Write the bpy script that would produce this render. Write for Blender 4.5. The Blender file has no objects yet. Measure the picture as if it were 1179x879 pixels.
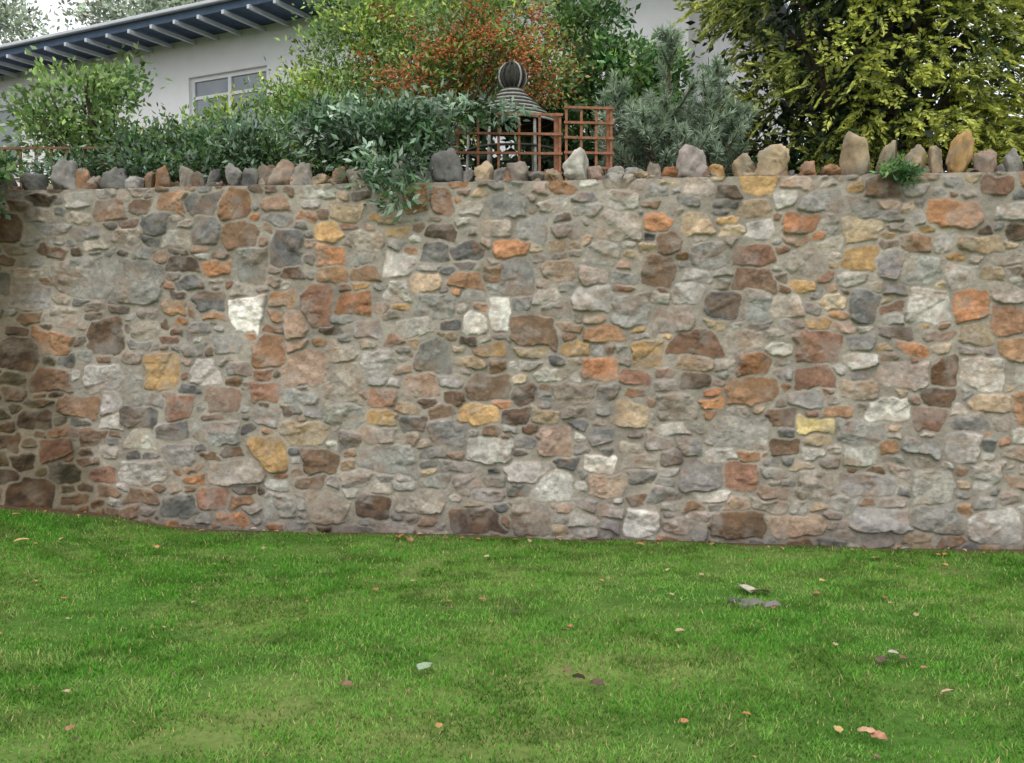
import bpy, bmesh, math
import numpy as np
from mathutils import Vector
rng=np.random.default_rng(11)
R=rng.random
sc=bpy.context.scene
sc.view_settings.view_transform='Standard'; sc.view_settings.look='None'; sc.view_settings.exposure=0

def lin(c):
    c=np.asarray(c,float)/255.
    return np.where(c<=.04045,c/12.92,((c+.055)/1.055)**2.4)
def desat(c,k):
    g=(c@np.array([.3,.59,.11]))[...,None]; return c*(1-k)+g*k*np.array([1.05,1.,.93])
TT=rng.random((6,256,256))
def n2(x,y,k=0):
    x=np.asarray(x,float)+1000.; y=np.asarray(y,float)+1000.
    ix=np.floor(x).astype(int); iy=np.floor(y).astype(int); fx=x-ix; fy=y-iy
    fx=fx*fx*(3-2*fx); fy=fy*fy*(3-2*fy); T=TT[k%6]
    a=T[ix&255,iy&255]; b=T[(ix+1)&255,iy&255]; c=T[ix&255,(iy+1)&255]; d=T[(ix+1)&255,(iy+1)&255]
    return (a*(1-fx)+b*fx)*(1-fy)+(c*(1-fx)+d*fx)*fy
def fbm(x,y,k=0,o=4):
    s=0;a=1;t=0
    for i in range(o):
        s=s+a*n2(x*2**i+i*17.3,y*2**i+i*9.1,k+i); t+=a; a*=.5
    return s/t
def unit(v): return v/np.maximum(np.linalg.norm(v,axis=-1,keepdims=True),1e-9)
def rdir(n): return unit(rng.normal(size=(n,3)))

def mk(name,V,F,mat,col=None,parent=None,smooth=False):
    V=np.asarray(V,np.float32); F=np.asarray(F,np.int32); k=F.shape[1]
    me=bpy.data.meshes.new(name)
    me.vertices.add(len(V)); me.vertices.foreach_set('co',V.ravel())
    me.loops.add(F.size); me.loops.foreach_set('vertex_index',F.ravel())
    me.polygons.add(len(F)); me.polygons.foreach_set('loop_start',np.arange(0,F.size,k,dtype=np.int32))
    if smooth: me.polygons.foreach_set('use_smooth',np.ones(len(F),bool))
    else: me.polygons.foreach_set('use_smooth',np.zeros(len(F),bool))
    me.update(calc_edges=True)
    if col is not None:
        at=me.attributes.new('Col','FLOAT_COLOR','POINT')
        c=np.ones((len(V),4),np.float32); c[:,:3]=np.clip(col,0,1); at.data.foreach_set('color',c.ravel())
    me.materials.append(mat)
    ob=bpy.data.objects.new(name,me); sc.collection.objects.link(ob)
    if parent: ob.parent=parent
    return ob
def empty(name,loc=(0,0,0)):
    e=bpy.data.objects.new(name,None); e.location=loc; sc.collection.objects.link(e); return e

# ---------------- materials
def newmat(name):
    m=bpy.data.materials.new(name); m.use_nodes=True; nt=m.node_tree
    return m,nt,nt.nodes['Principled BSDF'],nt.nodes['Material Output']
def colmat(name,amp=.25,scale=20,rough=.9,bump=.0,bscale=60,spec=.2,det=4):
    m,nt,b,o=newmat(name); N=nt.nodes; L=nt.links
    at=N.new('ShaderNodeAttribute'); at.attribute_name='Col'
    tc=N.new('ShaderNodeTexCoord')
    no=N.new('ShaderNodeTexNoise'); no.inputs['Scale'].default_value=scale; no.inputs['Detail'].default_value=det; no.inputs['Roughness'].default_value=.7
    L.new(tc.outputs['Object'],no.inputs['Vector'])
    mr=N.new('ShaderNodeMapRange'); mr.inputs[1].default_value=.25; mr.inputs[2].default_value=.75; mr.inputs[3].default_value=1-amp; mr.inputs[4].default_value=1+amp
    L.new(no.outputs['Fac'],mr.inputs[0])
    vm=N.new('ShaderNodeVectorMath'); vm.operation='SCALE'
    L.new(at.outputs['Color'],vm.inputs[0]); L.new(mr.outputs[0],vm.inputs['Scale'])
    L.new(vm.outputs[0],b.inputs['Base Color'])
    b.inputs['Roughness'].default_value=rough; b.inputs['Specular IOR Level'].default_value=spec
    if bump:
        bn=N.new('ShaderNodeTexNoise'); bn.inputs['Scale'].default_value=bscale; bn.inputs['Detail'].default_value=3
        L.new(tc.outputs['Object'],bn.inputs['Vector'])
        bp=N.new('ShaderNodeBump'); bp.inputs['Strength'].default_value=bump; bp.inputs['Distance'].default_value=.01
        L.new(bn.outputs['Fac'],bp.inputs['Height']); L.new(bp.outputs[0],b.inputs['Normal'])
    return m
def vegmat(name,transl,gloss):
    m,nt,b,o=newmat(name); N=nt.nodes; L=nt.links; N.remove(b)
    at=N.new('ShaderNodeAttribute'); at.attribute_name='Col'
    d=N.new('ShaderNodeBsdfDiffuse'); L.new(at.outputs['Color'],d.inputs['Color']); out=d.outputs[0]
    if transl:
        t=N.new('ShaderNodeBsdfTranslucent'); L.new(at.outputs['Color'],t.inputs['Color'])
        mx=N.new('ShaderNodeMixShader'); mx.inputs[0].default_value=transl
        L.new(out,mx.inputs[1]); L.new(t.outputs[0],mx.inputs[2]); out=mx.outputs[0]
    if gloss:
        g=N.new('ShaderNodeBsdfGlossy'); g.inputs['Roughness'].default_value=.45; g.inputs['Color'].default_value=(.8,.8,.8,1)
        mx=N.new('ShaderNodeMixShader'); mx.inputs[0].default_value=gloss
        L.new(out,mx.inputs[1]); L.new(g.outputs[0],mx.inputs[2]); out=mx.outputs[0]
    L.new(out,o.inputs['Surface']); return m
def plain(name,c,rough=.7,amp=.12,scale=6,spec=.3,metal=0):
    m,nt,b,o=newmat(name); N=nt.nodes; L=nt.links
    tc=N.new('ShaderNodeTexCoord'); no=N.new('ShaderNodeTexNoise'); no.inputs['Scale'].default_value=scale; no.inputs['Detail'].default_value=4
    L.new(tc.outputs['Object'],no.inputs['Vector'])
    cr=N.new('ShaderNodeValToRGB'); c=np.array(c)
    cr.color_ramp.elements[0].position=.3; cr.color_ramp.elements[1].position=.7
    cr.color_ramp.elements[0].color=(*(c*(1-amp)),1); cr.color_ramp.elements[1].color=(*np.minimum(c*(1+amp),1),1)
    L.new(no.outputs['Fac'],cr.inputs[0]); L.new(cr.outputs[0],b.inputs['Base Color'])
    b.inputs['Roughness'].default_value=rough; b.inputs['Specular IOR Level'].default_value=spec; b.inputs['Metallic'].default_value=metal
    return m
M_stone=colmat('rubble_stone',.22,18,.92,.5,80,.15)
M_leaf=vegmat('leaf',.22,.05)
M_grass=vegmat('grass_blade',0,0)
M_soil=colmat('lawn_soil',.3,25,.95,.5,80,.1)
M_litter=colmat('fallen_leaf',.15,40,.7)
M_bark=plain('bark',(.10,.075,.055),.95,.4,20,.1)
M_terr=plain('garden_soil',(.06,.05,.035),.95,.4,3,.1)

# ---------------- wall geometry
ZG=-.045
C0=np.array([-3.72,6.829]); E=np.array([.9934,-.1144]); NR=np.array([-.1144,-.9934]); DL=np.array([-.9,-.436]); NL=np.array([.436,-.9])
def uc(v): return .03+.66*np.clip(1-v/1.55,0,1)**1.25
def wallpos(u,v,h):
    k=.022; s=(uc(v)-u)/k
    L=k*np.logaddexp(0,s); w=1/(1+np.exp(-np.clip(s,-30,30)))
    P=C0+(u+L)[...,None]*E+L[...,None]*DL
    n=unit(NR*(1-w)[...,None]+NL*w[...,None])
    P=P+n*(h-.04*v-.05*w)[...,None]
    return np.concatenate([P,v[...,None]],-1)
def meas(px,py):            # photo measurement -> metres along the wall face
    a=(px-589.5)/1020.; Y=6.45/(1+.1152*a); X=a*Y
    return (X-C0[0])/E[0], 1.515+(375-py)*Y/1010., Y/1020.
TOP=2.545
WHT=(208,202,192);LG=(176,170,161);GR=(142,138,133);DG=(104,103,101);PG=(160,147,135);PK=(168,142,124);BR=(126,102,82);DB=(98,82,70)
OR=(178,124,84);OC=(184,146,94);RD=(142,106,86);TN=(178,156,126);YE=(190,166,112);OB=(156,118,86)
keys=[(283,365,44,40,WHT),(790,343,38,27,WHT),(185,430,50,44,OC),(100,322,80,50,GR),(158,330,60,55,GR),(288,310,40,40,GR),(408,352,40,26,OR),(308,408,38,40,OB),(340,376,32,30,PK),
(458,308,36,26,LG),(583,238,40,34,GR),(478,235,32,36,OB),(508,237,30,30,RD),(203,238,40,26,OB),(1095,252,62,36,OR),(1068,357,58,40,LG),(1115,355,40,34,OR),(1062,315,42,34,GR),(1105,322,34,32,LG),
(918,262,40,24,OR),(990,302,40,26,OC),(745,410,40,32,OC),(688,425,42,26,OR),(550,478,46,26,OC),(725,480,40,34,TN),(865,452,62,34,OB),(938,402,56,36,RD),(612,385,60,34,BR),(577,365,24,44,WHT),(547,375,28,26,WHT),
(500,412,42,38,GR),(485,447,38,30,PK),(560,447,52,30,BR),(390,440,48,46,PG),(395,482,48,32,LG),(125,436,60,30,LG),(207,470,36,32,RD),(235,430,32,30,LG),(310,523,44,42,OC),(347,500,62,26,TN),
(165,545,62,30,LG),(205,525,40,24,GR),(450,530,74,32,GR),(610,597,44,44,PG),(740,605,42,30,WHT),(855,550,38,34,RD),(918,607,72,26,PK),(1110,517,36,38,LG),(1150,608,62,42,LG),(1133,432,46,42,LG),
(1025,475,52,30,WHT),(940,492,44,18,YE),(988,500,60,30,GR),(1070,485,36,28,RD),(1140,467,50,20,TN),(690,535,32,20,WHT),(807,550,46,38,GR),(800,397,60,32,RD),(775,372,50,34,PG),(680,347,48,28,LG),(722,360,46,40,LG),
(755,315,38,36,BR),(865,298,50,22,RD),(865,325,52,28,BR),(925,305,48,30,PG),(1160,370,40,36,OB),(1020,308,30,36,GR),(995,357,32,38,DG),(870,355,36,42,GR),(830,355,40,32,DG),(65,398,46,30,OB),(118,390,44,40,DB),(60,440,42,28,BR),
(240,349,36,24,DG),(455,340,32,24,LG),(585,291,46,22,OR),(535,328,42,20,OB),(642,315,40,28,PK),(377,272,32,22,OC),(275,275,44,32,BR),(125,247,36,26,BR),(715,236,36,28,LG),(610,268,34,32,GR),(320,585,42,34,LG),(378,587,54,38,PG),
(205,583,42,28,DG),(242,575,34,26,RD),(118,547,32,22,RD),(1020,600,80,28,GR),(850,606,70,30,BR),(1075,560,50,42,LG),(1080,598,60,30,GR),(800,262,34,26,TN),(710,265,50,36,PG),(1125,285,50,20,TN),(945,237,50,26,GR),(150,440,34,34,LG),
(40,345,40,30,GR),(30,410,40,36,DB),(230,240,46,28,DG),(330,290,40,44,DG),(365,355,34,50,RD),(500,355,50,26,GR),(560,520,60,30,LG),(640,510,40,34,PK),(660,455,44,26,PG),(610,545,60,24,LG),(1000,560,60,28,GR),(940,560,40,40,PG),
(1135,550,34,30,LG),(700,560,44,26,PK),(480,580,70,28,PG),(545,600,60,28,DB),(430,585,40,30,DB),(90,470,50,26,BR),(250,500,60,26,GR),(270,545,70,26,PG),(390,410,40,26,PG),(355,425,60,44,PK),(1040,435,60,28,PG),(905,355,36,28,PG),
(640,560,46,40,LG),(515,500,44,30,GR),(850,500,70,34,LG),(780,470,50,30,PG)]
S=[];SC=[]
for (x,y,w,h,c) in keys:
    u,v,s=meas(x,y); S.append([u,v,w*s*.48,h*s*.47,rng.normal()*.07]); SC.append(c)
U0,U1,V0,V1=-2.9,8.9,-.16,TOP
def region(u,v):
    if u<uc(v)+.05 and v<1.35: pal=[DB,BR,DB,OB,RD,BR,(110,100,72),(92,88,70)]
    elif u<1.0 and v>1.3: pal=[GR,DG,GR,DG,LG,GR,DB,PG,BR]
    elif u<1.0: pal=[LG,GR,LG,PG,GR,DG,BR]
    elif u<2.4: pal=[BR,OB,PG,PK,GR,DG,DB,RD,GR,OR,LG,GR]
    elif v<.75: pal=[LG,GR,PG,PK,GR,LG,BR,TN,DG,PG,GR,OB]
    else: pal=[LG,GR,PG,PK,BR,OB,TN,DG,RD,OR,GR,DB,LG,BR,PG,OC,GR,LG,GR,TN,PG]
    return pal[int(R()*len(pal))]
A=np.zeros((5000,5)); n=len(S); A[:n]=S
for (lo,hi,tries,tol) in [(.11,.15,500,1.02),(.09,.12,5000,1.0),(.068,.095,14000,.98),(.048,.07,16000,.96),(.03,.046,14000,.95)]:
    for i in range(tries):
        u=U0+R()*(U1-U0); v=V0+R()*(V1-V0); rx=lo+R()*(hi-lo); ry=rx*(.32+.4*R())
        if R()<.13: ry=rx*1.05
        ry=max(ry,.021)
        if v+ry>TOP+.02: continue
        d=((np.abs(A[:n,0]-u)/(A[:n,2]+rx+.006))**3.4+(np.abs(A[:n,1]-v)/(A[:n,3]+ry+.006))**3.4)**(1/3.4)
        if n and d.min()<tol: continue
        A[n]=[u,v,rx,ry,rng.normal()*.12]; SC.append(region(u,v)); n+=1
        if n>=5000: break
A=A[:n]; print('stones',n)
cols=desat(lin(np.array(SC)),.16)
cols=cols*(1+rng.normal(size=(n,1))*.15)*(1+rng.normal(size=(n,3))*.015)
st=.0063
us=np.arange(U0,U1,st); vs=np.linspace(V0,V1,int((V1-V0)/st))
UU,VV=np.meshgrid(us,vs,indexing='ij'); nu,nv=UU.shape
WU=UU+(fbm(UU*7,VV*7,0,5)-.5)*.06; WV=VV+(fbm(UU*7+40,VV*7,1,5)-.5)*.05
shp=rng.uniform(-.55,.55,(n,2))
ca=rng.random((n,3))*6.28; ck=rng.uniform(.62,.98,(n,3))
def Dist(i,sl):     # hewn-block distance, metres outside (+) / inside (-) the stone
    u,v,rx,ry,a=A[i]; dx=WU[sl]-u; dy=WV[sl]-v; c,s_=math.cos(a),math.sin(a)
    x=dx*c+dy*s_; y=-dx*s_+dy*c
    xc=np.clip(x/rx,-1.2,1.2); yc=np.clip(y/ry,-1.2,1.2)
    x=x*(1+shp[i,0]*yc*.5); y=y*(1+shp[i,1]*xc*.5)
    rc=min(rx,ry)*(.12+.25*((i*7919)%97)/97.)
    qx=np.abs(x)-rx+rc; qy=np.abs(y)-ry+rc
    d=np.sqrt(np.maximum(qx,0)**2+np.maximum(qy,0)**2)+np.minimum(np.maximum(qx,qy),0)-rc
    for j in range(3):      # knocked-off corners
        nx,ny=math.cos(ca[i,j]),math.sin(ca[i,j]); sup=(abs(nx)*rx+abs(ny)*ry)*max(ck[i,j],.75 if rx>.1 else 0)
        d=np.maximum(d,(x*nx+y*ny)-sup)
    return d
def win(i):
    u,v,rx,ry,a=A[i]; mu=rx+.14; mv=ry+.14
    a0=max(0,int((u-mu-U0)/st)); a1=min(nu,int((u+mu-U0)/st)+1); b0=max(0,int((v-mv-V0)/st)); b1=min(nv,int((v+mv-V0)/st)+1)
    return (slice(a0,a1),slice(b0,b1))
B1=np.full((nu,nv),.2); ID=np.zeros((nu,nv),int); DD=[]
for i in range(n):
    w=win(i); d=Dist(i,w); DD.append(d); b=B1[w]; m=d<b; b[m]=d[m]; ID[w][m]=i
EXP=np.zeros((nu,nv)); K=300.
for i in range(n):
    w=win(i); d=DD[i]; idw=ID[w]
    e=(d-B1[w])/2; EXP[w]+=np.where(idw==i,0,np.exp(-K*np.clip(e,0,1)))
del DD
EXP+=np.exp(-K*np.clip(.020-B1,0,1))
edge=-np.log(np.maximum(EXP,1e-14))/K
edge=edge+(fbm(UU*35,VV*35,2,3)-.5)*.007
gap=.0052+.012*np.clip(fbm(UU*2.5,VV*2.5,4,2)-.35,0,1)
x=np.clip((edge-gap)/.0105,0,1); prof=np.sqrt(np.clip(1-(1-x)**2,0,1))
hs=rng.uniform(.008,.026,n); gx=rng.normal(size=n)*.13; gy=rng.normal(size=n)*.17
local=(UU-A[ID,0])*gx[ID]+(VV-A[ID,1])*gy[ID]
fa=rng.random(n)*6.28; fo=rng.uniform(-.02,.03,n); fk=rng.uniform(.25,.75,n)
fd=(UU-A[ID,0])*np.cos(fa[ID])+(VV-A[ID,1])*np.sin(fa[ID])-fo[ID]
facet=-np.clip(fd,0,.05)*fk[ID]
rid=1-np.abs(fbm(UU*11,VV*13,3,4)*2-1)
rough=(fbm(UU*20,VV*20,3,4)-.5)*.018-(rid-.7)*.022
H=prof*np.maximum(hs[ID]+np.clip(local,-.018,.018)+facet+rough,.004)+(1-prof)*(fbm(UU*25,VV*25,1,3)-.5)*.012
H+= (fbm(UU*1.3,VV*1.3,4,2)-.5)*.06
P=wallpos(UU,VV,H).reshape(-1,3)
mort=lin((160,152,140))*(.6+.65*fbm(UU*5,VV*5,5,4))[...,None]
t1=fbm(UU*13,VV*22,0,4)[...,None]; t2=fbm(UU*50+5,VV*50,3,3)[...,None]; t3=fbm(UU*3,VV*3,2,3)[...,None]
cs=cols[ID]*(.56+.86*t1)*(.68+.64*t2)
rust=lin((156,120,90)); gre=lin((154,149,142)); tb=np.clip((fbm(UU*8+70,VV*11,4,4)-.5)*2.2,0,.38)[...,None]
tg=np.clip((fbm(UU*9,VV*9+30,5,4)-.5)*2.2,0,.42)[...,None]
cs=cs*(1-tb)+rust*tb*.85; cs=cs*(1-tg)+gre*tg
mm=np.clip((edge-gap*.6)/.007,0,1)[...,None]
col=mort*(1-mm)+cs*mm
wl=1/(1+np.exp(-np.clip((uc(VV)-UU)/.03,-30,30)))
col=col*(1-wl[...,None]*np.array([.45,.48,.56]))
foot_dark=np.clip(1-(VV-.02)/.16,0,1)*.3  # wall colour gets darker towards the foot
col=col*(1-foot_dark[...,None])
col*=(.82+.36*t3)*1.06
idx=np.arange(nu*nv).reshape(nu,nv)
F=np.stack([idx[:-1,:-1],idx[1:,:-1],idx[1:,1:],idx[:-1,1:]],-1).reshape(-1,4)
wall=empty('stone_wall')
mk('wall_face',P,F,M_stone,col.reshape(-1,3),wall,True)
uu=np.arange(U0,U1,.03); ww=np.linspace(0,.5,14); A1,W1=np.meshgrid(uu,ww,indexing='ij')
hb=np.interp(A1,us,H[:,-1])
hh=np.where(W1<.01,hb,-W1)
P2=wallpos(A1,np.full_like(A1,TOP),hh); P2[...,2]+=np.where(W1<.01,0,(fbm(A1*12,W1*12,2,3)-.35)*.05)
i2=np.arange(A1.size).reshape(A1.shape); F2=np.stack([i2[:-1,:-1],i2[1:,:-1],i2[1:,1:],i2[:-1,1:]],-1).reshape(-1,4)
mk('wall_top_mortar',P2.reshape(-1,3),F2,M_stone,(lin((120,112,102))*(.5+fbm(A1*8,W1*8,1,3))[...,None]).reshape(-1,3),wall,True)

# rocks
bm=bmesh.new(); bmesh.ops.create_icosphere(bm,subdivisions=4,radius=1)
ICO=np.array([v.co[:] for v in bm.verts]); ICOF=np.array([[v.index for v in f.verts] for f in bm.faces]); bm.free()
def rock(w,d,h,taper=.3,npl=8):
    N=unit(np.vstack([rng.normal(size=(npl,3)),[[1,.1,.1],[-1,.1,.1],[0,1,0],[.2,-1,0],[.35*rng.normal(),.2,1]]])); k=rng.uniform(.5,.95,len(N)); k[-1]=.8
    dt=ICO@N.T; rad=k/np.maximum(dt,.05); 
    r=-np.log(np.exp(-40*np.minimum(rad,2)).sum(1))/40
    V=ICO*r[:,None]; V/=np.abs(V).max(0)
    V[:,0]*=1-taper*(V[:,2]*.5+.5); V[:,1]*=1-taper*.6*(V[:,2]*.5+.5)
    V=V+ICO*((fbm(ICO[:,0]*4+R()*50,ICO[:,1]*4+ICO[:,2]*3.3+R()*50,0,5)-.5)*.36)[:,None]
    return V*np.array([w/2,d/2,h/2])
def rotz(V,a,ty=0):
    c,s=math.cos(a),math.sin(a); Rz=np.array([[c,-s,0],[s,c,0],[0,0,1]]); c,s=math.cos(ty),math.sin(ty); Ry=np.array([[c,0,s],[0,1,0],[-s,0,c]])
    return V@Ry.T@Rz.T
cop=[(12,34,190,GR),(40,26,198,DG),(66,32,188,GR),(88,16,194,OB),(103,20,199,PG),(126,28,193,DG),(148,26,195,GR),(164,14,194,BR),(179,20,194,OB),(206,20,195,PG),(222,14,200,BR),(236,17,191,DG),(262,27,192,GR),(283,22,195,DG),(301,24,191,BR),(320,28,187,PK),(344,30,189,PG),(364,18,195,TN),(384,22,186,OB),(406,24,195,PG),(430,26,194,GR),(455,28,191,GR),(482,24,195,DG),(511,36,177,DG),(534,18,191,GR),(553,24,187,TN),(573,20,191,GR),(592,26,187,PG),(614,20,193,GR),(631,22,189,TN),(659,30,176,WHT),(684,24,185,PK),(708,22,188,LG),(727,24,187,GR),(749,22,191,PG),(770,20,188,OR),(794,38,172,(186,172,166)),(826,22,182,OC),(856,30,179,TN),(895,40,162,TN),(930,22,187,OR),(955,26,189,OB),(987,38,150,TN),(1024,24,167,(150,138,116)),(1055,26,167,TN),(1080,20,163,TN),(1107,26,151,OC),(1135,28,165,PK),(1166,20,168,GR),(1195,30,172,TN),(1230,26,165,OB),(1262,30,178,GR),(1300,26,168,PK),(1340,32,175,OR)]
Vs=[];Fs=[];Cs=[];off=0
def addrock(V,u,z,c,back):
    global off
    base=wallpos(np.array([u]),np.array([TOP]),np.array([-back]))[0]; base[2]=z
    V=V+base; Vs.append(V); Fs.append(ICOF+off); off+=len(V)
    cc=desat(lin(c),.1)*(1+rng.normal()*.1); t=fbm(V[:,0]*14+V[:,1]*9,V[:,2]*16,1,4)[:,None]; g=np.clip((fbm(V[:,0]*9+30,V[:,2]*9+V[:,1]*7,2,4)[:,None]-.5)*3,0,.5)
    cc=cc*(.4+1.15*t); Cs.append((cc*(1-g)+lin((140,138,130))*g*(.7+.5*t))*.9)
for (x_,w_,t_,c_) in cop:
    u,zt,s=meas(x_,t_); h=max(.09,zt-(TOP-.02)); w=w_*s*1.12
    V=rotz(rock(w,max(w*.9,.11),h*1.18,.2 if h>.2 else .12),rng.normal()*.3-.1,rng.normal()*.12)
    addrock(V,u,TOP-.03+h/2,c_,.10+R()*.04)
for i in range(170):
    u=U0+R()*(U1-U0); w=.06+R()*.08; h=.05+R()*.07
    addrock(rotz(rock(w,w,h,.1),R()*3,rng.normal()*.3),u,TOP+h*.25,[GR,PG,BR,DG,TN,OB][int(R()*6)],.07+R()*.2)
for i in range(14):
    u=-.3-i*.19; h=.12+R()*.08
    addrock(rotz(rock(.16,.16,h,.2),R()*3,0),u,TOP+h*.3,[GR,DG,BR][i%3],.13)
mk('coping_stones',np.vstack(Vs),np.vstack(Fs),M_stone,np.vstack(Cs),wall,True)

# ---------------- ground and terrace
def gz(x,y):
    t=np.clip((-x-2.2)/2.4,0,1); return ZG+.3*t*t*(3-2*t)*np.clip((y-1)/5,0,1)
def wy(x): return np.where(x>-3.05,6.4-.1152*x, 6.75+(x+3.05)*.48+.03)   # wall foot line
gxs=np.concatenate([-np.geomspace(600,8.5,14),np.arange(-8,8.01,.08),np.geomspace(8.5,600,14)])
gys=np.concatenate([-np.geomspace(600,2,14),np.arange(-1.5,8.01,.08),np.geomspace(8.5,900,14)])
GX,GY=np.meshgrid(gxs,gys,indexing='ij'); GZ=gz(GX,GY)+(fbm(GX*.8,GY*.8,1,2)-.5)*.03*(np.abs(GX)<8)
dw=wy(GX)-GY
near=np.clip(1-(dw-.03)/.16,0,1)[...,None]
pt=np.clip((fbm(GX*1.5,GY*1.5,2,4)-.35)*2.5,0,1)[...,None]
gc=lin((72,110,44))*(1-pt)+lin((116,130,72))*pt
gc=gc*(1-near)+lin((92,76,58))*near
i3=np.arange(GX.size).reshape(GX.shape); F3=np.stack([i3[:-1,:-1],i3[1:,:-1],i3[1:,1:],i3[:-1,1:]],-1).reshape(-1,4)
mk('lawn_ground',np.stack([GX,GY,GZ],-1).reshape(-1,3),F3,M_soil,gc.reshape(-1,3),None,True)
fr=[wallpos(np.array([u]),np.array([TOP]),np.array([-.25]))[0][:2] for u in (-2.9,0.05,8.9)]
ring=[(-300,fr[0][1]-2),(fr[0][0],fr[0][1]),tuple(fr[1]),tuple(fr[2]),(300,fr[2][1]-1),(300,600),(-300,600)]
tb_=bmesh.new(); vt=[tb_.verts.new((a,b,2.46)) for a,b in ring]; vb=[tb_.verts.new((a,b,-.5)) for a,b in ring]
tb_.faces.new(vt)
for i in range(7): tb_.faces.new((vb[i],vb[(i+1)%7],vt[(i+1)%7],vt[i]))
bmesh.ops.recalc_face_normals(tb_,faces=tb_.faces)
me=bpy.data.meshes.new('garden_terrace'); tb_.to_mesh(me); me.materials.append(M_terr); o=bpy.data.objects.new('garden_terrace',me); sc.collection.objects.link(o)

# grass
def blades(N,x0,x1,y0,y1,L0,L1,wd):
    x=x0+R(N)*(x1-x0); y=y0+R(N)*(y1-y0)
    d=wy(x)-y; m=(d>.03+.09*n2(x*9,y*9,1))
    soil=np.exp(-(((x+1.13)/.14)**2+((y-3.22)/.11)**2)); m&=R(N)>soil*1.2
    m&=R(N)>np.clip((.42-fbm(x*3.2,y*3.2,4,3))*5,0,.75)
    x=x[m];y=y[m]; n=len(x); z=gz(x,y)+(fbm(x*.8,y*.8,1,2)-.5)*.03
    th=R(n)*6.283; L=(L0+R(n)*(L1-L0))*(.5+fbm(x*4,y*4,3,3)); ln=R(n)*6.283; le=.35+R(n)*.65
    tip=np.stack([x+np.cos(ln)*L*le,y+np.sin(ln)*L*le,z+L*np.sqrt(np.maximum(1-le**2*.85,.1))],-1)
    w=wd*(.7+.6*R(n)); bx=np.cos(th)*w/2; by=np.sin(th)*w/2
    a=np.stack([x-bx,y-by,z-.004],-1); b=np.stack([x+bx,y+by,z-.004],-1)
    V=np.stack([a,b,tip],1).reshape(-1,3)
    p=np.clip((fbm(x*1.1,y*1.6,5,4)-.3)*2.0+(4.6-y)*.08,0,1)[:,None]; q=np.clip((fbm(x*5+9,y*8,2,3)-.5)*4,0,1)[:,None]
    c=lin((94,152,54))*(1-p)+lin((124,170,78))*p; c=c*(1-q*.45)+lin((160,174,108))*q*.45
    dk=np.clip((fbm(x*5+30,y*8,1,4)-.5)*3.4,0,.36)[:,None]; c=c*(1-dk)
    dry=(R(n)<.06)[:,None]; c=np.where(dry,lin((180,168,118)),c)
    c=c*(.7+.6*R((n,1)))*(1+rng.normal(size=(n,3))*.05)
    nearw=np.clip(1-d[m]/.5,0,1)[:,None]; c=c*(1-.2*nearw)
    return V,np.repeat(c,3,0)
v1,c1=blades(450000,-4.3,4.3,2.3,6.95,.012,.032,.0068)
v2,c2=blades(80000,-7.5,7.5,.2,7.0,.016,.036,.008)
V=np.vstack([v1,v2]); C=np.vstack([c1,c2])
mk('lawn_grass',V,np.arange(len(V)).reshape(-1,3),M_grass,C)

# ---------------- leaves
def leafq(P,Ad,L,W,C,fold=.12):
    n=len(P); Ad=unit(Ad); B=unit(np.cross(Ad,rdir(n))); Nn=np.cross(Ad,B); L=np.broadcast_to(L,(n,))[:,None]; W=np.broadcast_to(W,(n,))[:,None]
    V=np.stack([P,P+Ad*L*.45+B*W/2+Nn*W*fold,P+Ad*L,P+Ad*L*.45-B*W/2+Nn*W*fold],1).reshape(-1,3)
    b=np.arange(n)[:,None]*4; F=np.concatenate([b+[0,1,2],b+[0,2,3]],0)
    return V,F,np.repeat(C,4,0)
def join(parts):
    Vs=[];Fs=[];Cs=[];o=0
    for V,F,C in parts: Vs.append(V);Fs.append(F+o);Cs.append(C);o+=len(V)
    return np.vstack(Vs),np.vstack(Fs),np.vstack(Cs)
fl=[(17,651,.09,YE),(65,643,.06,YE),(174,640,.06,OC),(458,627,.12,OR),(470,630,.09,OB),(762,630,.09,OR),(218,706,.06,TN),(488,786,.1,(150,170,140)),(953,680,.06,YE),(1103,816,.065,(190,160,135)),(1010,866,.075,(190,155,125)),(1024,872,.065,(170,125,100)),(975,862,.05,YE),(690,806,.07,DB),(668,798,.06,(60,50,35)),(655,790,.05,BR),(1038,768,.06,LG),(503,857,.04,OC),(395,807,.06,BR),(652,740,.05,BR),(475,680,.05,TN),(862,690,.14,(190,185,170)),(880,694,.12,(165,150,120)),(740,635,.05,OR),(1095,660,.05,OC),(12,628,.05,OC),(300,640,.04,TN),(905,640,.04,OC),(560,650,.04,TN),(430,690,.05,OB),(1025,778,.08,DB),(1050,774,.06,BR)]
ps=[];Ls=[];cc=[]
for x_,y_,s_,c_ in fl:
    Y=1.545*1020/(y_-375); X=(x_-589.5)/1020*Y; ps.append((X,Y,float(gz(np.array(X),np.array(Y)))+.03)); Ls.append(s_); cc.append(lin(c_))
for i in range(300):
    X=-6+12*R(); Y=2.3+4.3*R(); 
    if R()<.4: Y=float(wy(np.array(X)))-.06-R()*.2
    ps.append((X,Y,float(gz(np.array(X),np.array(Y)))+.022)); Ls.append(.015+.035*R()); cc.append(lin([OC,BR,TN,DB,OB,OR][int(R()*6)]))
ps=np.array(ps);Ls=np.array(Ls);cc=np.array(cc); n=len(ps)
th=R(n)*6.28; Ad=np.stack([np.cos(th),np.sin(th),(R(n)-.5)*.3],-1); B=np.stack([-np.sin(th),np.cos(th),(R(n)-.5)*.5],-1)
pr=[]
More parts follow.
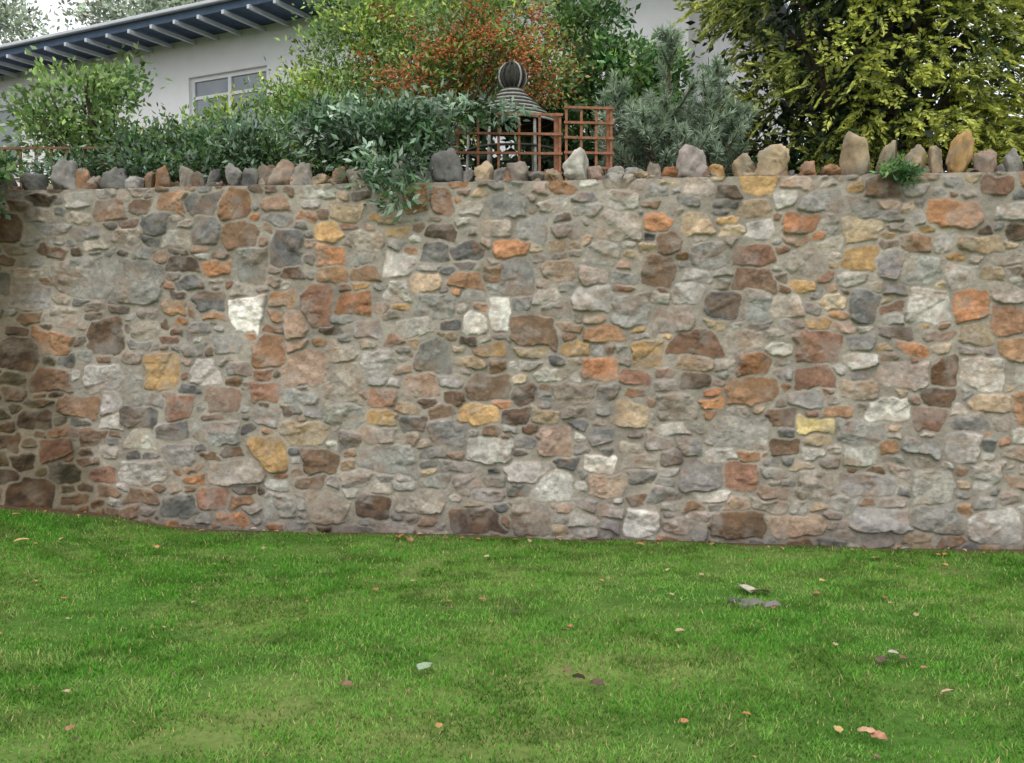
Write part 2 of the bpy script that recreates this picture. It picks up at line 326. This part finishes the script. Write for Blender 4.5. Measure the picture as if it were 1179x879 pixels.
for k in range(n):
    L=Ls[k]; o=ps[k]; t=np.linspace(0,1,7); wv=np.array([.05,.32,.42,.3,.36,.18,0.0])*.8*(.8+.4*R(7))
    mid=o+np.outer(t-.5,Ad[k])*L+np.outer(np.sin(t*3)*.1*L,[0,0,1]); l=mid+np.outer(wv,B[k])*L+[0,0,.12*L]; r=mid-np.outer(wv,B[k])*L+[0,0,.08*L]
    V=np.vstack([l,mid,r]); Fq=[]
    for i in range(6): Fq+= [[i,i+1,7+i],[i+1,8+i,7+i],[7+i,8+i,14+i],[8+i,15+i,14+i]]
    pr.append((V,np.array(Fq),np.repeat(cc[k][None],21,0)*(.8+.4*R((21,1)))))
J=join(pr); mk('fallen_leaves',J[0],J[1],M_litter,J[2])
sv=[];sf=[];scl=[];o_=0
for (dx,dy,w,d,h,c) in [(0,0,.2,.13,.03,GR),(.09,-.05,.12,.09,.025,GR),(-.1,.03,.09,.07,.025,DG)]:
    Vr=rotz(rock(w,d,h,.1),R()*.6)+[1.33+dx,4.82+dy,ZG+.018]; sv.append(Vr); sf.append(ICOF+o_); o_+=len(Vr); scl.append(np.repeat((lin(c)*.8)[None],len(Vr),0))
mk('flat_stone',np.vstack(sv),np.vstack(sf),M_stone,np.vstack(scl),None,True)

# tubes
def tube(pts,rad,seg=6,closed=False):
    pts=np.asarray(pts,float); n=len(pts); rad=np.broadcast_to(rad,(n,))
    T=np.roll(pts,-1,0)-np.roll(pts,1,0)
    if not closed: T[0]=pts[1]-pts[0]; T[-1]=pts[-1]-pts[-2]
    T=unit(T); up=np.array([.13,.21,.97]); 
    if abs(T[:,2]).mean()>.8: up=np.array([.97,.2,.1])
    X=unit(np.cross(T,up)); Y=np.cross(T,X); a=np.arange(seg)*2*math.pi/seg
    V=(pts[:,None]+rad[:,None,None]*(np.cos(a)[None,:,None]*X[:,None]+np.sin(a)[None,:,None]*Y[:,None])).reshape(-1,3)
    F=[]
    for i in range(n if closed else n-1):
        for j in range(seg):
            k=(i+1)%n; F.append([i*seg+j,i*seg+(j+1)%seg,k*seg+(j+1)%seg,k*seg+j])
    return V,np.array(F),np.ones((len(V),3))
def limbs(base,tips,r0,name,parent):
    pr=[tube([base,base+(0,0,.3),],[r0,r0*.8])]; b=np.array(base)
    for t in tips:
        t=np.array(t); k=np.linspace(0,1,6)[:,None]; mid=b+(t-b)*k; mid[:,2]+= (np.sin(k[:,0]*math.pi)*.12*np.linalg.norm(t-b)); mid[1:-1]+=rng.normal(size=(4,3))*.03
        pr.append(tube(mid,np.linspace(r0*.7,r0*.12,6),5))
    V,F,C=join(pr); mk(name,V,F,M_bark,None,parent,True)
def inell(n,c,r,p=.45):
    return np.array(c)+rdir(n)*(R((n,1))**p)*np.array(r)
def foliage(ells,ncl,lpc,clr,L,W,pal,up=.4,bvar=.35):
    vol=np.array([e[1][0]*e[1][1]*e[1][2] for e in ells])**.67; vol/=vol.sum(); pr=[];cen=[]
    for (c,r),f in zip(ells,vol):
        k=max(3,int(ncl*f)); cl=inell(k,c,r); cen.append(cl)
        br=1+rng.normal(size=(k,1))*bvar; pc=lin(np.array([pal[int(R()*len(pal))] for _ in range(k)]))
        P=np.repeat(cl,lpc,0)+rng.normal(size=(k*lpc,3))*clr*np.array([1,1,.7]); out=unit(P-np.array(c)); 
        Ad=out*.6+rdir(len(P))*.9+np.array([0,0,up])
        C=np.repeat(pc*np.clip(br,.35,1.8),lpc,0)*(.7+.6*R((len(P),1)))*(1+rng.normal(size=(len(P),3))*.05)*1.25
        Ls=L*(.6+.8*R(len(P)))
        pr.append(leafq(P,Ad,Ls,Ls*W,C))
    return join(pr),np.vstack(cen)
def shrub(name,ells,ncl,lpc,clr,L,W,pal,base,r0=.03,**k):
    e=empty(name); (V,F,C),cen=foliage(ells,ncl,lpc,clr,L,W,pal,**k)
    mk('foliage',V,F,M_leaf,C,e); s=cen[rng.choice(len(cen),min(16,len(cen)),False)]
    limbs(np.array(base,float),s,r0,'branches',e); return e
G1=(120,148,80);G2=(94,124,68);G3=(66,96,56);YG=(164,180,88);BG=(110,134,110);BG2=(146,168,146);DGn=(48,72,42)
shrub('apple_tree',[((-3.95,8.3,3.58),(.44,.4,.34)),((-3.6,8.3,3.72),(.24,.3,.26)),((-4.35,8.3,3.45),(.3,.3,.36)),((-3.7,8.2,3.15),(.35,.3,.25)),((-4.1,8.2,3.2),(.35,.3,.25))],105,34,.085,.066,.5,[G1,G2,G1,(138,162,104)],(-3.9,8.3,2.44),.045)
shrub('evergreen_shrub',[((-2.5,7.35,2.86),(.55,.3,.3)),((-3.0,7.3,2.82),(.4,.3,.24)),((-2.05,7.4,2.9),(.3,.25,.28)),((-3.6,7.4,2.72),(.35,.2,.16))],190,42,.08,.056,.42,[G2,BG,G3,G3,BG,DGn],(-2.5,7.4,2.44))
shrub('spiraea_shrub',[((-2.6,8.6,3.22),(.8,.4,.38)),((-1.95,8.5,3.3),(.4,.3,.4)),((-3.2,8.6,3.12),(.4,.4,.28))],170,42,.1,.055,.45,[YG,G1,G1,G2],(-2.5,8.6,2.44))
shrub('viburnum_shrub',[((-1.15,6.98,2.95),(.5,.33,.32)),((-.75,6.9,2.93),(.3,.28,.28)),((-1.45,7.05,3.08),(.28,.25,.2)),((-.9,6.62,2.6),(.2,.14,.14)),((-.8,6.45,2.44),(.1,.06,.11)),((-.42,7.0,3.14),(.24,.12,.08)),((-.1,7.1,3.16),(.14,.1,.05))],210,40,.07,.068,.38,[BG,BG2,G3,BG,(80,104,82),G3,DGn,(160,178,158)],(-1.1,7.1,2.44),up=.1)
e=shrub('firethorn_bush',[((-1.7,8.9,3.9),(.45,.5,.55)),((-1.3,8.9,4.45),(.58,.5,.45)),((-2.1,8.8,3.65),(.3,.4,.3)),((-.5,8.9,4.25),(.65,.5,.5)),((.1,8.8,4.0),(.45,.5,.42)),((-.9,8.9,3.7),(.6,.5,.5)),((-.1,8.9,4.75),(.4,.4,.3))],560,44,.11,.056,.42,[G1,YG,G1,(142,168,80),G2],(-.9,8.9,2.44),.05)
(Vo,Fo,Co),_=foliage([((-.3,8.65,4.2),(.62,.4,.42)),((.2,8.55,3.95),(.45,.3,.38)),((-.95,8.55,3.8),(.4,.25,.3))],90,22,.10,.052,.42,[(176,118,74),(156,120,76),(180,128,80),(150,146,84),G1])
mk('autumn_leaves',Vo,Fo,M_leaf,Co*.85,e)
bp_=[]
cl=np.vstack([inell(40,(-.3,8.6,4.2),(.7,.45,.47),.4),inell(22,(.2,8.5,3.92),(.44,.35,.38),.4),inell(14,(-.95,8.5,3.8),(.4,.3,.35),.4),inell(5,(-1.3,8.6,4.3),(.3,.3,.3))])
for c in cl:
    k=32; Pb=c+rng.normal(size=(k,3))*[.08,.07,.06]; s=.009+.007*R(k)
    O=np.array([[1,0,0],[0,1,0],[-1,0,0],[0,-1,0],[0,0,1],[0,0,-1.]]); V=(Pb[:,None]+O[None]*s[:,None,None]).reshape(-1,3)
    f=np.array([[0,1,4],[1,2,4],[2,3,4],[3,0,4],[1,0,5],[2,1,5],[3,2,5],[0,3,5]]); F=(np.arange(k)[:,None,None]*6+f).reshape(-1,3)
    C=np.repeat(lin([(202,122,76),(190,108,68),(208,140,92)][int(R()*3)])[None]*(.75+.5*R((k,1))),6,0); bp_.append((V,F,C))
V,F,C=join(bp_); mk('berries',V,F,M_leaf,C,e)
shrub('laurel_bush',[((1.05,9.3,4.05),(.55,.4,.38)),((.75,9.6,4.75),(.38,.35,.35)),((1.5,9.4,3.9),(.4,.3,.45)),((.6,9.4,3.7),(.4,.3,.5))],260,34,.1,.08,.45,[G2,G3,(80,120,68),G1],(1.0,9.5,2.44),.05)
shrub('dark_hedge',[((-3.5,9.3,2.9),(1.0,.4,.5)),((-1.6,9.5,3.0),(1.1,.4,.6)),((.2,9.2,3.0),(.9,.3,.6)),((1.6,9.3,3.0),(.8,.3,.6)),((3.2,9.3,2.8),(1.2,.3,.5)),((5.4,9.3,2.9),(1.3,.3,.5))],500,26,.13,.13,.5,[DGn,G3,DGn,(52,74,44)],(0,9.4,2.44))
shrub('ivy',[((-3.95,6.55,2.46),(.22,.13,.14)),((-4.1,6.45,2.24),(.16,.07,.2)),((-3.85,6.6,2.64),(.2,.15,.08)),((-4.1,6.7,2.7),(.3,.2,.12))],70,34,.055,.05,.7,[G2,G3,(90,118,64),G3,DGn],(-4.0,6.9,2.44),.01)
shrub('wall_fern',[((2.62,6.12,2.57),(.10,.1,.05)),((2.7,6.08,2.52),(.1,.06,.05))],14,30,.03,.045,.35,[(76,126,76),(96,146,86),G2],(2.65,6.2,2.5),.006)
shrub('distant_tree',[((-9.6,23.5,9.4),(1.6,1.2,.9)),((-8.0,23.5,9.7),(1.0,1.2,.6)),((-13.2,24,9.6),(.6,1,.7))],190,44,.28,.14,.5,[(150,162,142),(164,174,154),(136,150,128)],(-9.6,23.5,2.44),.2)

# blue pine
def pine(name,z0,leaders):
    e=empty(name); nb=[];br=[]
    def shoot(p,q,curve,nn):
        k=np.linspace(0,1,7)[:,None]; pts=p+(q-p)*k; pts[:,2]+=curve*(k[:,0]**2-k[:,0]); br.append(tube(pts,np.linspace(.012,.004,7),4))
        t=R(nn)*.9+.1; i=np.clip((t*6).astype(int),0,5); f=(t*6-i)[:,None]; P=pts[i]*(1-f)+pts[i+1]*f; d=unit(q-p)
        Ad=d*.75+rdir(nn)*.8; tt=t[:,None]
        C=(lin((104,128,104))*(1-tt)+lin((168,188,160))*tt)*(.6+.7*R((nn,1))); nb.append(leafq(P,Ad,.055+.04*R(nn),.008,C,0))
    for (x0,y0,x1,y1,z1) in leaders:
        a=np.array([x0,y0,z0]); b=np.array([x1,y1,z1]); br.append(tube([a,(a+b)/2,b],[.03,.02,.006],6))
        for j in range(32):
            t=.15+.85*R(); p=a+(b-a)*t; an=R()*6.28; l=(.1+.4*(1-t))*(.7+.5*R())
            q=p+np.array([math.cos(an)*l,math.sin(an)*l,l*(.6+.4*R())]); shoot(p,q,.15*l,110)
            if l>.25:
                for s in range(2):
                    pp=p+(q-p)*(.5+.4*R()); qq=pp+(unit(q-p)*.6+rdir(1)[0]*.5+[0,0,.35])*.16; shoot(pp,qq,0,80)
        shoot(a+(b-a)*.82,b+[0,0,.08],0,160)
    V,F,C=join(nb); mk('needles',V,F,M_leaf,C,e); V,F,C=join(br); mk('branches',V,F,M_bark,None,e,True)
pine('blue_pine',2.44,[(1.35,7.9,1.38,7.9,4.02),(1.2,8.0,.9,8.0,3.62),(1.5,7.9,1.78,7.8,3.7),(1.3,7.8,1.1,7.7,3.3),(1.55,7.8,1.98,7.8,3.3)])

# golden cypress
e=empty('golden_conifer_tree'); tc=np.array([3.82,9.6]); pr=[]
def crad(z): return np.interp(z,[2.9,3.4,4.2,5.2,6.5,8.2,9.2],[1.25,1.5,1.58,1.58,1.4,.8,.1])
for i in range(400):
    z=3.1+(R()**1.5)*5.9; an=R()*6.283; 
    if R()<.36: an=-math.pi/2+rng.normal()*.9
    rd=crad(z)*(.74+.33*R()); o2=np.array([math.cos(an),math.sin(an)])
    c=np.array([tc[0]+o2[0]*rd,tc[1]+o2[1]*rd,z]); gold=np.clip(.84+rng.normal()*.48+o2[0]*.35,0.0,1.3); 
    for s in range(14):
        b=c+rng.normal(size=3)*[.13,.13,.15]; d=unit(np.array([o2[0],o2[1],-.15+.3*rng.normal()])+rng.normal(size=3)*.4); ln=.16+.16*R(); nn=30
        t=R(nn)**.8; sd=unit(np.cross(d,[rng.normal()*.3,rng.normal()*.3,1])); sg=np.where(R(nn)<.5,-1,1)
        P=b+np.outer(t*ln,d)+np.outer(sg*(1-t)*.05*R(nn),sd); P[:,2]-=t*t*.07
        Ad=d+np.outer(sg*.7,sd)+rdir(nn)*.25; Ad[:,2]-=.3*t
        k=(np.clip(t*1.3,0,1)*gold)[:,None]; C=(lin((54,82,40))*(1-np.clip(k,0,1))+lin((214,220,112))*np.clip(k,0,1))*(.75+.5*R((nn,1)))
        pr.append(leafq(P,Ad,.045+.03*R(nn),.021,C))
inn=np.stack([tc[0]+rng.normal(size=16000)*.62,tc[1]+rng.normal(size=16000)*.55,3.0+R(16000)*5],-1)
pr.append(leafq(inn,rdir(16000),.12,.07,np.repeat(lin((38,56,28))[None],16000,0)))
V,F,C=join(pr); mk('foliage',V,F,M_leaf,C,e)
tp=[np.array([tc[0]+math.cos(a)*1.1,tc[1]+math.sin(a)*1.1,z]) for a,z in zip(R(26)*6.28,3.2+R(26)*4)]
limbs(np.array([tc[0],tc[1],2.44]),tp+[np.array([tc[0],tc[1],8.6])],.13,'trunk_and_limbs',e)

# ---------------- joinery helpers
def boxes(name,lst,mat,parent=None,bev=.0):
    b=bmesh.new()
    for (x0,x1,y0,y1,z0,z1) in lst:
        vs_=[b.verts.new((x,y,z)) for z in (z0,z1) for (x,y) in ((x0,y0),(x1,y0),(x1,y1),(x0,y1))]
        for f in ((3,2,1,0),(4,5,6,7),(0,1,5,4),(1,2,6,5),(2,3,7,6),(3,0,4,7)): b.faces.new([vs_[i] for i in f])
    if bev: bmesh.ops.bevel(b,geom=b.edges[:],offset=bev,segments=1,affect='EDGES')
    me=bpy.data.meshes.new(name); b.to_mesh(me); b.free(); me.materials.append(mat)
    o=bpy.data.objects.new(name,me); sc.collection.objects.link(o)
    if parent: o.parent=parent
    return o
M_wood=plain('stained_trellis_wood',lin((150,106,82)),.8,.3,30,.2)
M_wood2=plain('aged_trellis_wood',lin((120,92,72)),.85,.35,30,.2)
def trellis(name,loc,ang,W,z0,z1,sp,mat,post=None):
    e=empty(name,loc); e.rotation_euler=(0,0,ang); s=.010
    nx=int(round(W/sp)); nz=int(round((z1-z0)/sp))
    boxes('uprights',[(i*W/nx-s,i*W/nx+s,-.008,.008,z0,z1+.01) for i in range(nx+1)],mat,e)
    boxes('rails',[(-.02,W+.02,-.022,-.0085,z1-j*sp-s,z1-j*sp+s) for j in range(nz+1)],mat,e)
    if post is not None: boxes('posts',[(p-.024,p+.024,.0095,.058,z0-.1,z1+.02) for p in post],mat,e,.004)
    return e
trellis('wooden_trellis',(-.44,7.25,0),.06,.83,2.44,3.2,.155,M_wood,[.81])
trellis('wooden_trellis',(.44,7.3,0),.1,.37,2.44,3.26,.12,M_wood,[.36])
trellis('wooden_trellis',(-4.45,7.65,0),-.03,1.35,2.44,3.0,.13,M_wood2,[0,1.3])

# obelisk with striped cap
M_cane=plain('pale_cane',lin((158,158,152)),.8,.25,25); M_dk=plain('dark_wicker',lin((64,64,58)),.85,.3,25)
e=empty('wicker_obelisk',(0,7.95,-.08)); a=np.linspace(0,2*math.pi,33)[:-1]
def ringt(z,r,t): return tube(np.stack([np.cos(a)*r,np.sin(a)*r,np.full(32,z)],-1),t,6,True)
zz=np.linspace(0,1,15); lt=[];dk=[]
for i,t in enumerate(zz):
    r=.10+.31*t**1.1; z=3.63-.29*t
    (lt if i%2==0 else dk).append(ringt(z,r,.0105 if i%2==0 else .014))
b=.125
for m in range(14):
    an=m*2*math.pi/14; p=np.linspace(.12,math.pi-.12,11)
    q=np.stack([np.sin(p)*b*math.cos(an),np.sin(p)*b*math.sin(an),3.755+np.cos(p)*b*1.05],-1); (lt if m%4==0 else dk).append(tube(q,.009 if m%4==0 else .010,5))
dk.append(ringt(3.635,.085,.02)); dk.append(tube([(0,0,3.87),(0,0,3.93)],[.02,.005],6))
for m in range(6):
    an=m*math.pi/3; lt.append(tube([(math.cos(an)*.38,math.sin(an)*.38,3.34),(math.cos(an)*.42,math.sin(an)*.42,2.4)],.014,6))
for z in (2.6,2.85,3.1): dk.append(ringt(z,.40,.012))
V,F,C=join(lt); mk('pale_rings',V,F,M_cane,None,e,True)
s=ICO*np.array([.112,.112,.118])+[0,0,3.755]
V,F,C=join(dk); mk('dark_rings',V,F,M_dk,None,e,True)
mk('ball_core',s,ICOF,M_dk,None,e,True)
cv=[];cf=[]
for i,t in enumerate(zz): cv+=[(math.cos(q)*(.095+.31*t**1.1),math.sin(q)*(.095+.31*t**1.1),3.622-.29*t) for q in a]
for i in range(14):
    for j in range(32): cf.append([i*32+j,i*32+(j+1)%32,(i+1)*32+(j+1)%32,(i+1)*32+j])
mk('cap_lining',np.array(cv),np.array(cf),M_dk,None,e,True)

# ---------------- house
M_white=plain('white_render',(.82,.83,.85),.9,.05,3,.1); M_fr=plain('window_frame_white',(.75,.76,.78),.5,.04); M_gl=plain('window_glass',(.22,.26,.3),.08,.3,1.5,.6)
M_blue=plain('blue_grey_boards',lin((74,92,116)),.7,.15,8); M_ral=plain('pale_painted_rafter',lin((200,206,214)),.6,.08); M_roof=plain('roof_felt',lin((120,124,130)),.9,.2,5)
h=empty('white_house',(-9.3,16.1,0)); h.rotation_euler=(0,0,-math.atan2(.44,.898))
ZE=6.2; w0=.9
ops=[(-2.6,-.5,4.5,5.72),(3.85,5.55,4.5,5.66),(8.3,9.8,4.3,5.6)]
lst=[]; xc=-6
for (a0,a1,b0,b1) in ops:
    lst+= [(xc,a0,w0,w0+.3,2.3,ZE+.1),(a0,a1,w0,w0+.3,2.3,b0),(a0,a1,w0,w0+.3,b1,ZE+.1)]; xc=a1
lst+=[(xc,12.4,w0,w0+.3,2.3,ZE+.1),(12.1,12.4,w0+.3,9.5,2.3,ZE+.1),(-6,-5.7,w0+.3,9.5,2.3,ZE+.1),(-5.7,12.1,9.2,9.5,2.3,ZE+.1)]
boxes('walls',lst,M_white,h)
fr=[];gl=[]
for (a0,a1,b0,b1) in ops:
    y0=w0+.06; y1=w0+.13; t=.07
    fr+=[(a0,a0+t,y0,y1,b0,b1),(a1-t,a1,y0,y1,b0,b1),(a0+t,a1-t,y0,y1,b0,b0+t),(a0+t,a1-t,y0,y1,b1-t,b1)]
    m=(a0+a1)/2; fr+=[(m-.035,m+.035,y0,y1,b0+t,b1-t)]; fr+=[(a0+t,m-.035,y0+.01,y1,b1-.36,b1-.31),(m+.035,a1-t,y0+.01,y1,b1-.36,b1-.31)]
    fr+=[(a0-.05,a1+.05,w0-.08,w0-.003,b0-.06,b0)]
    gl+=[(a0+t,a1-t,w0+.09,w0+.1,b0+t,b1-t)]
boxes('window_frames',fr,M_fr,h); boxes('window_glass',gl,M_gl,h)
boxes('roof',[(-6.8,13.1,.06,10.2,ZE+.12,ZE+.22)],M_roof,h)
boxes('soffit_boards',[(-6.8,13.1,.1,w0-.003,ZE+.085,ZE+.117)],M_blue,h)
boxes('fascia',[(-6.8,13.1,.02,.057,ZE+.04,ZE+.17)],M_blue,h)
boxes('gutter',[(-6.82,13.12,-.07,.017,ZE+.155,ZE+.21)],M_ral,h,.01)
boxes('rafters',[(x,x+.05,-.03,w0-.003,ZE-.02,ZE+.038) for x in np.arange(-6.5,13,.5)],M_ral,h)

# ---------------- world, sun, camera
el,az=math.radians(50),math.radians(200)
w=bpy.data.worlds.new('World'); sc.world=w; w.use_nodes=True; nt=w.node_tree; bg=nt.nodes['Background']
sk=nt.nodes.new('ShaderNodeTexSky'); sk.sky_type='NISHITA'; sk.sun_disc=False; sk.sun_elevation=el; sk.sun_rotation=az; sk.dust_density=3; sk.air_density=1
mx=nt.nodes.new('ShaderNodeMix'); mx.data_type='RGBA'; mx.inputs['Factor'].default_value=.87
nt.links.new(sk.outputs[0],mx.inputs['A']); mx.inputs['B'].default_value=(9.9,9.9,10.0,1)
nt.links.new(mx.outputs['Result'],bg.inputs['Color']); bg.inputs['Strength'].default_value=.15
sl=bpy.data.lights.new('sun','SUN'); sl.energy=.8; sl.angle=math.radians(35); sl.color=(1,.97,.93)
so=bpy.data.objects.new('sun',sl); sc.collection.objects.link(so)
d=Vector((math.sin(az)*math.cos(el),math.cos(az)*math.cos(el),math.sin(el))); so.rotation_euler=d.to_track_quat('Z','Y').to_euler()
cd=bpy.data.cameras.new('camera'); cam=bpy.data.objects.new('camera',cd); sc.collection.objects.link(cam)
cd.sensor_width=36; cd.lens=31.15; cd.clip_end=3000; cam.location=(0,0,1.5); cam.rotation_euler=(math.radians(90-3.62),0,0); sc.camera=cam
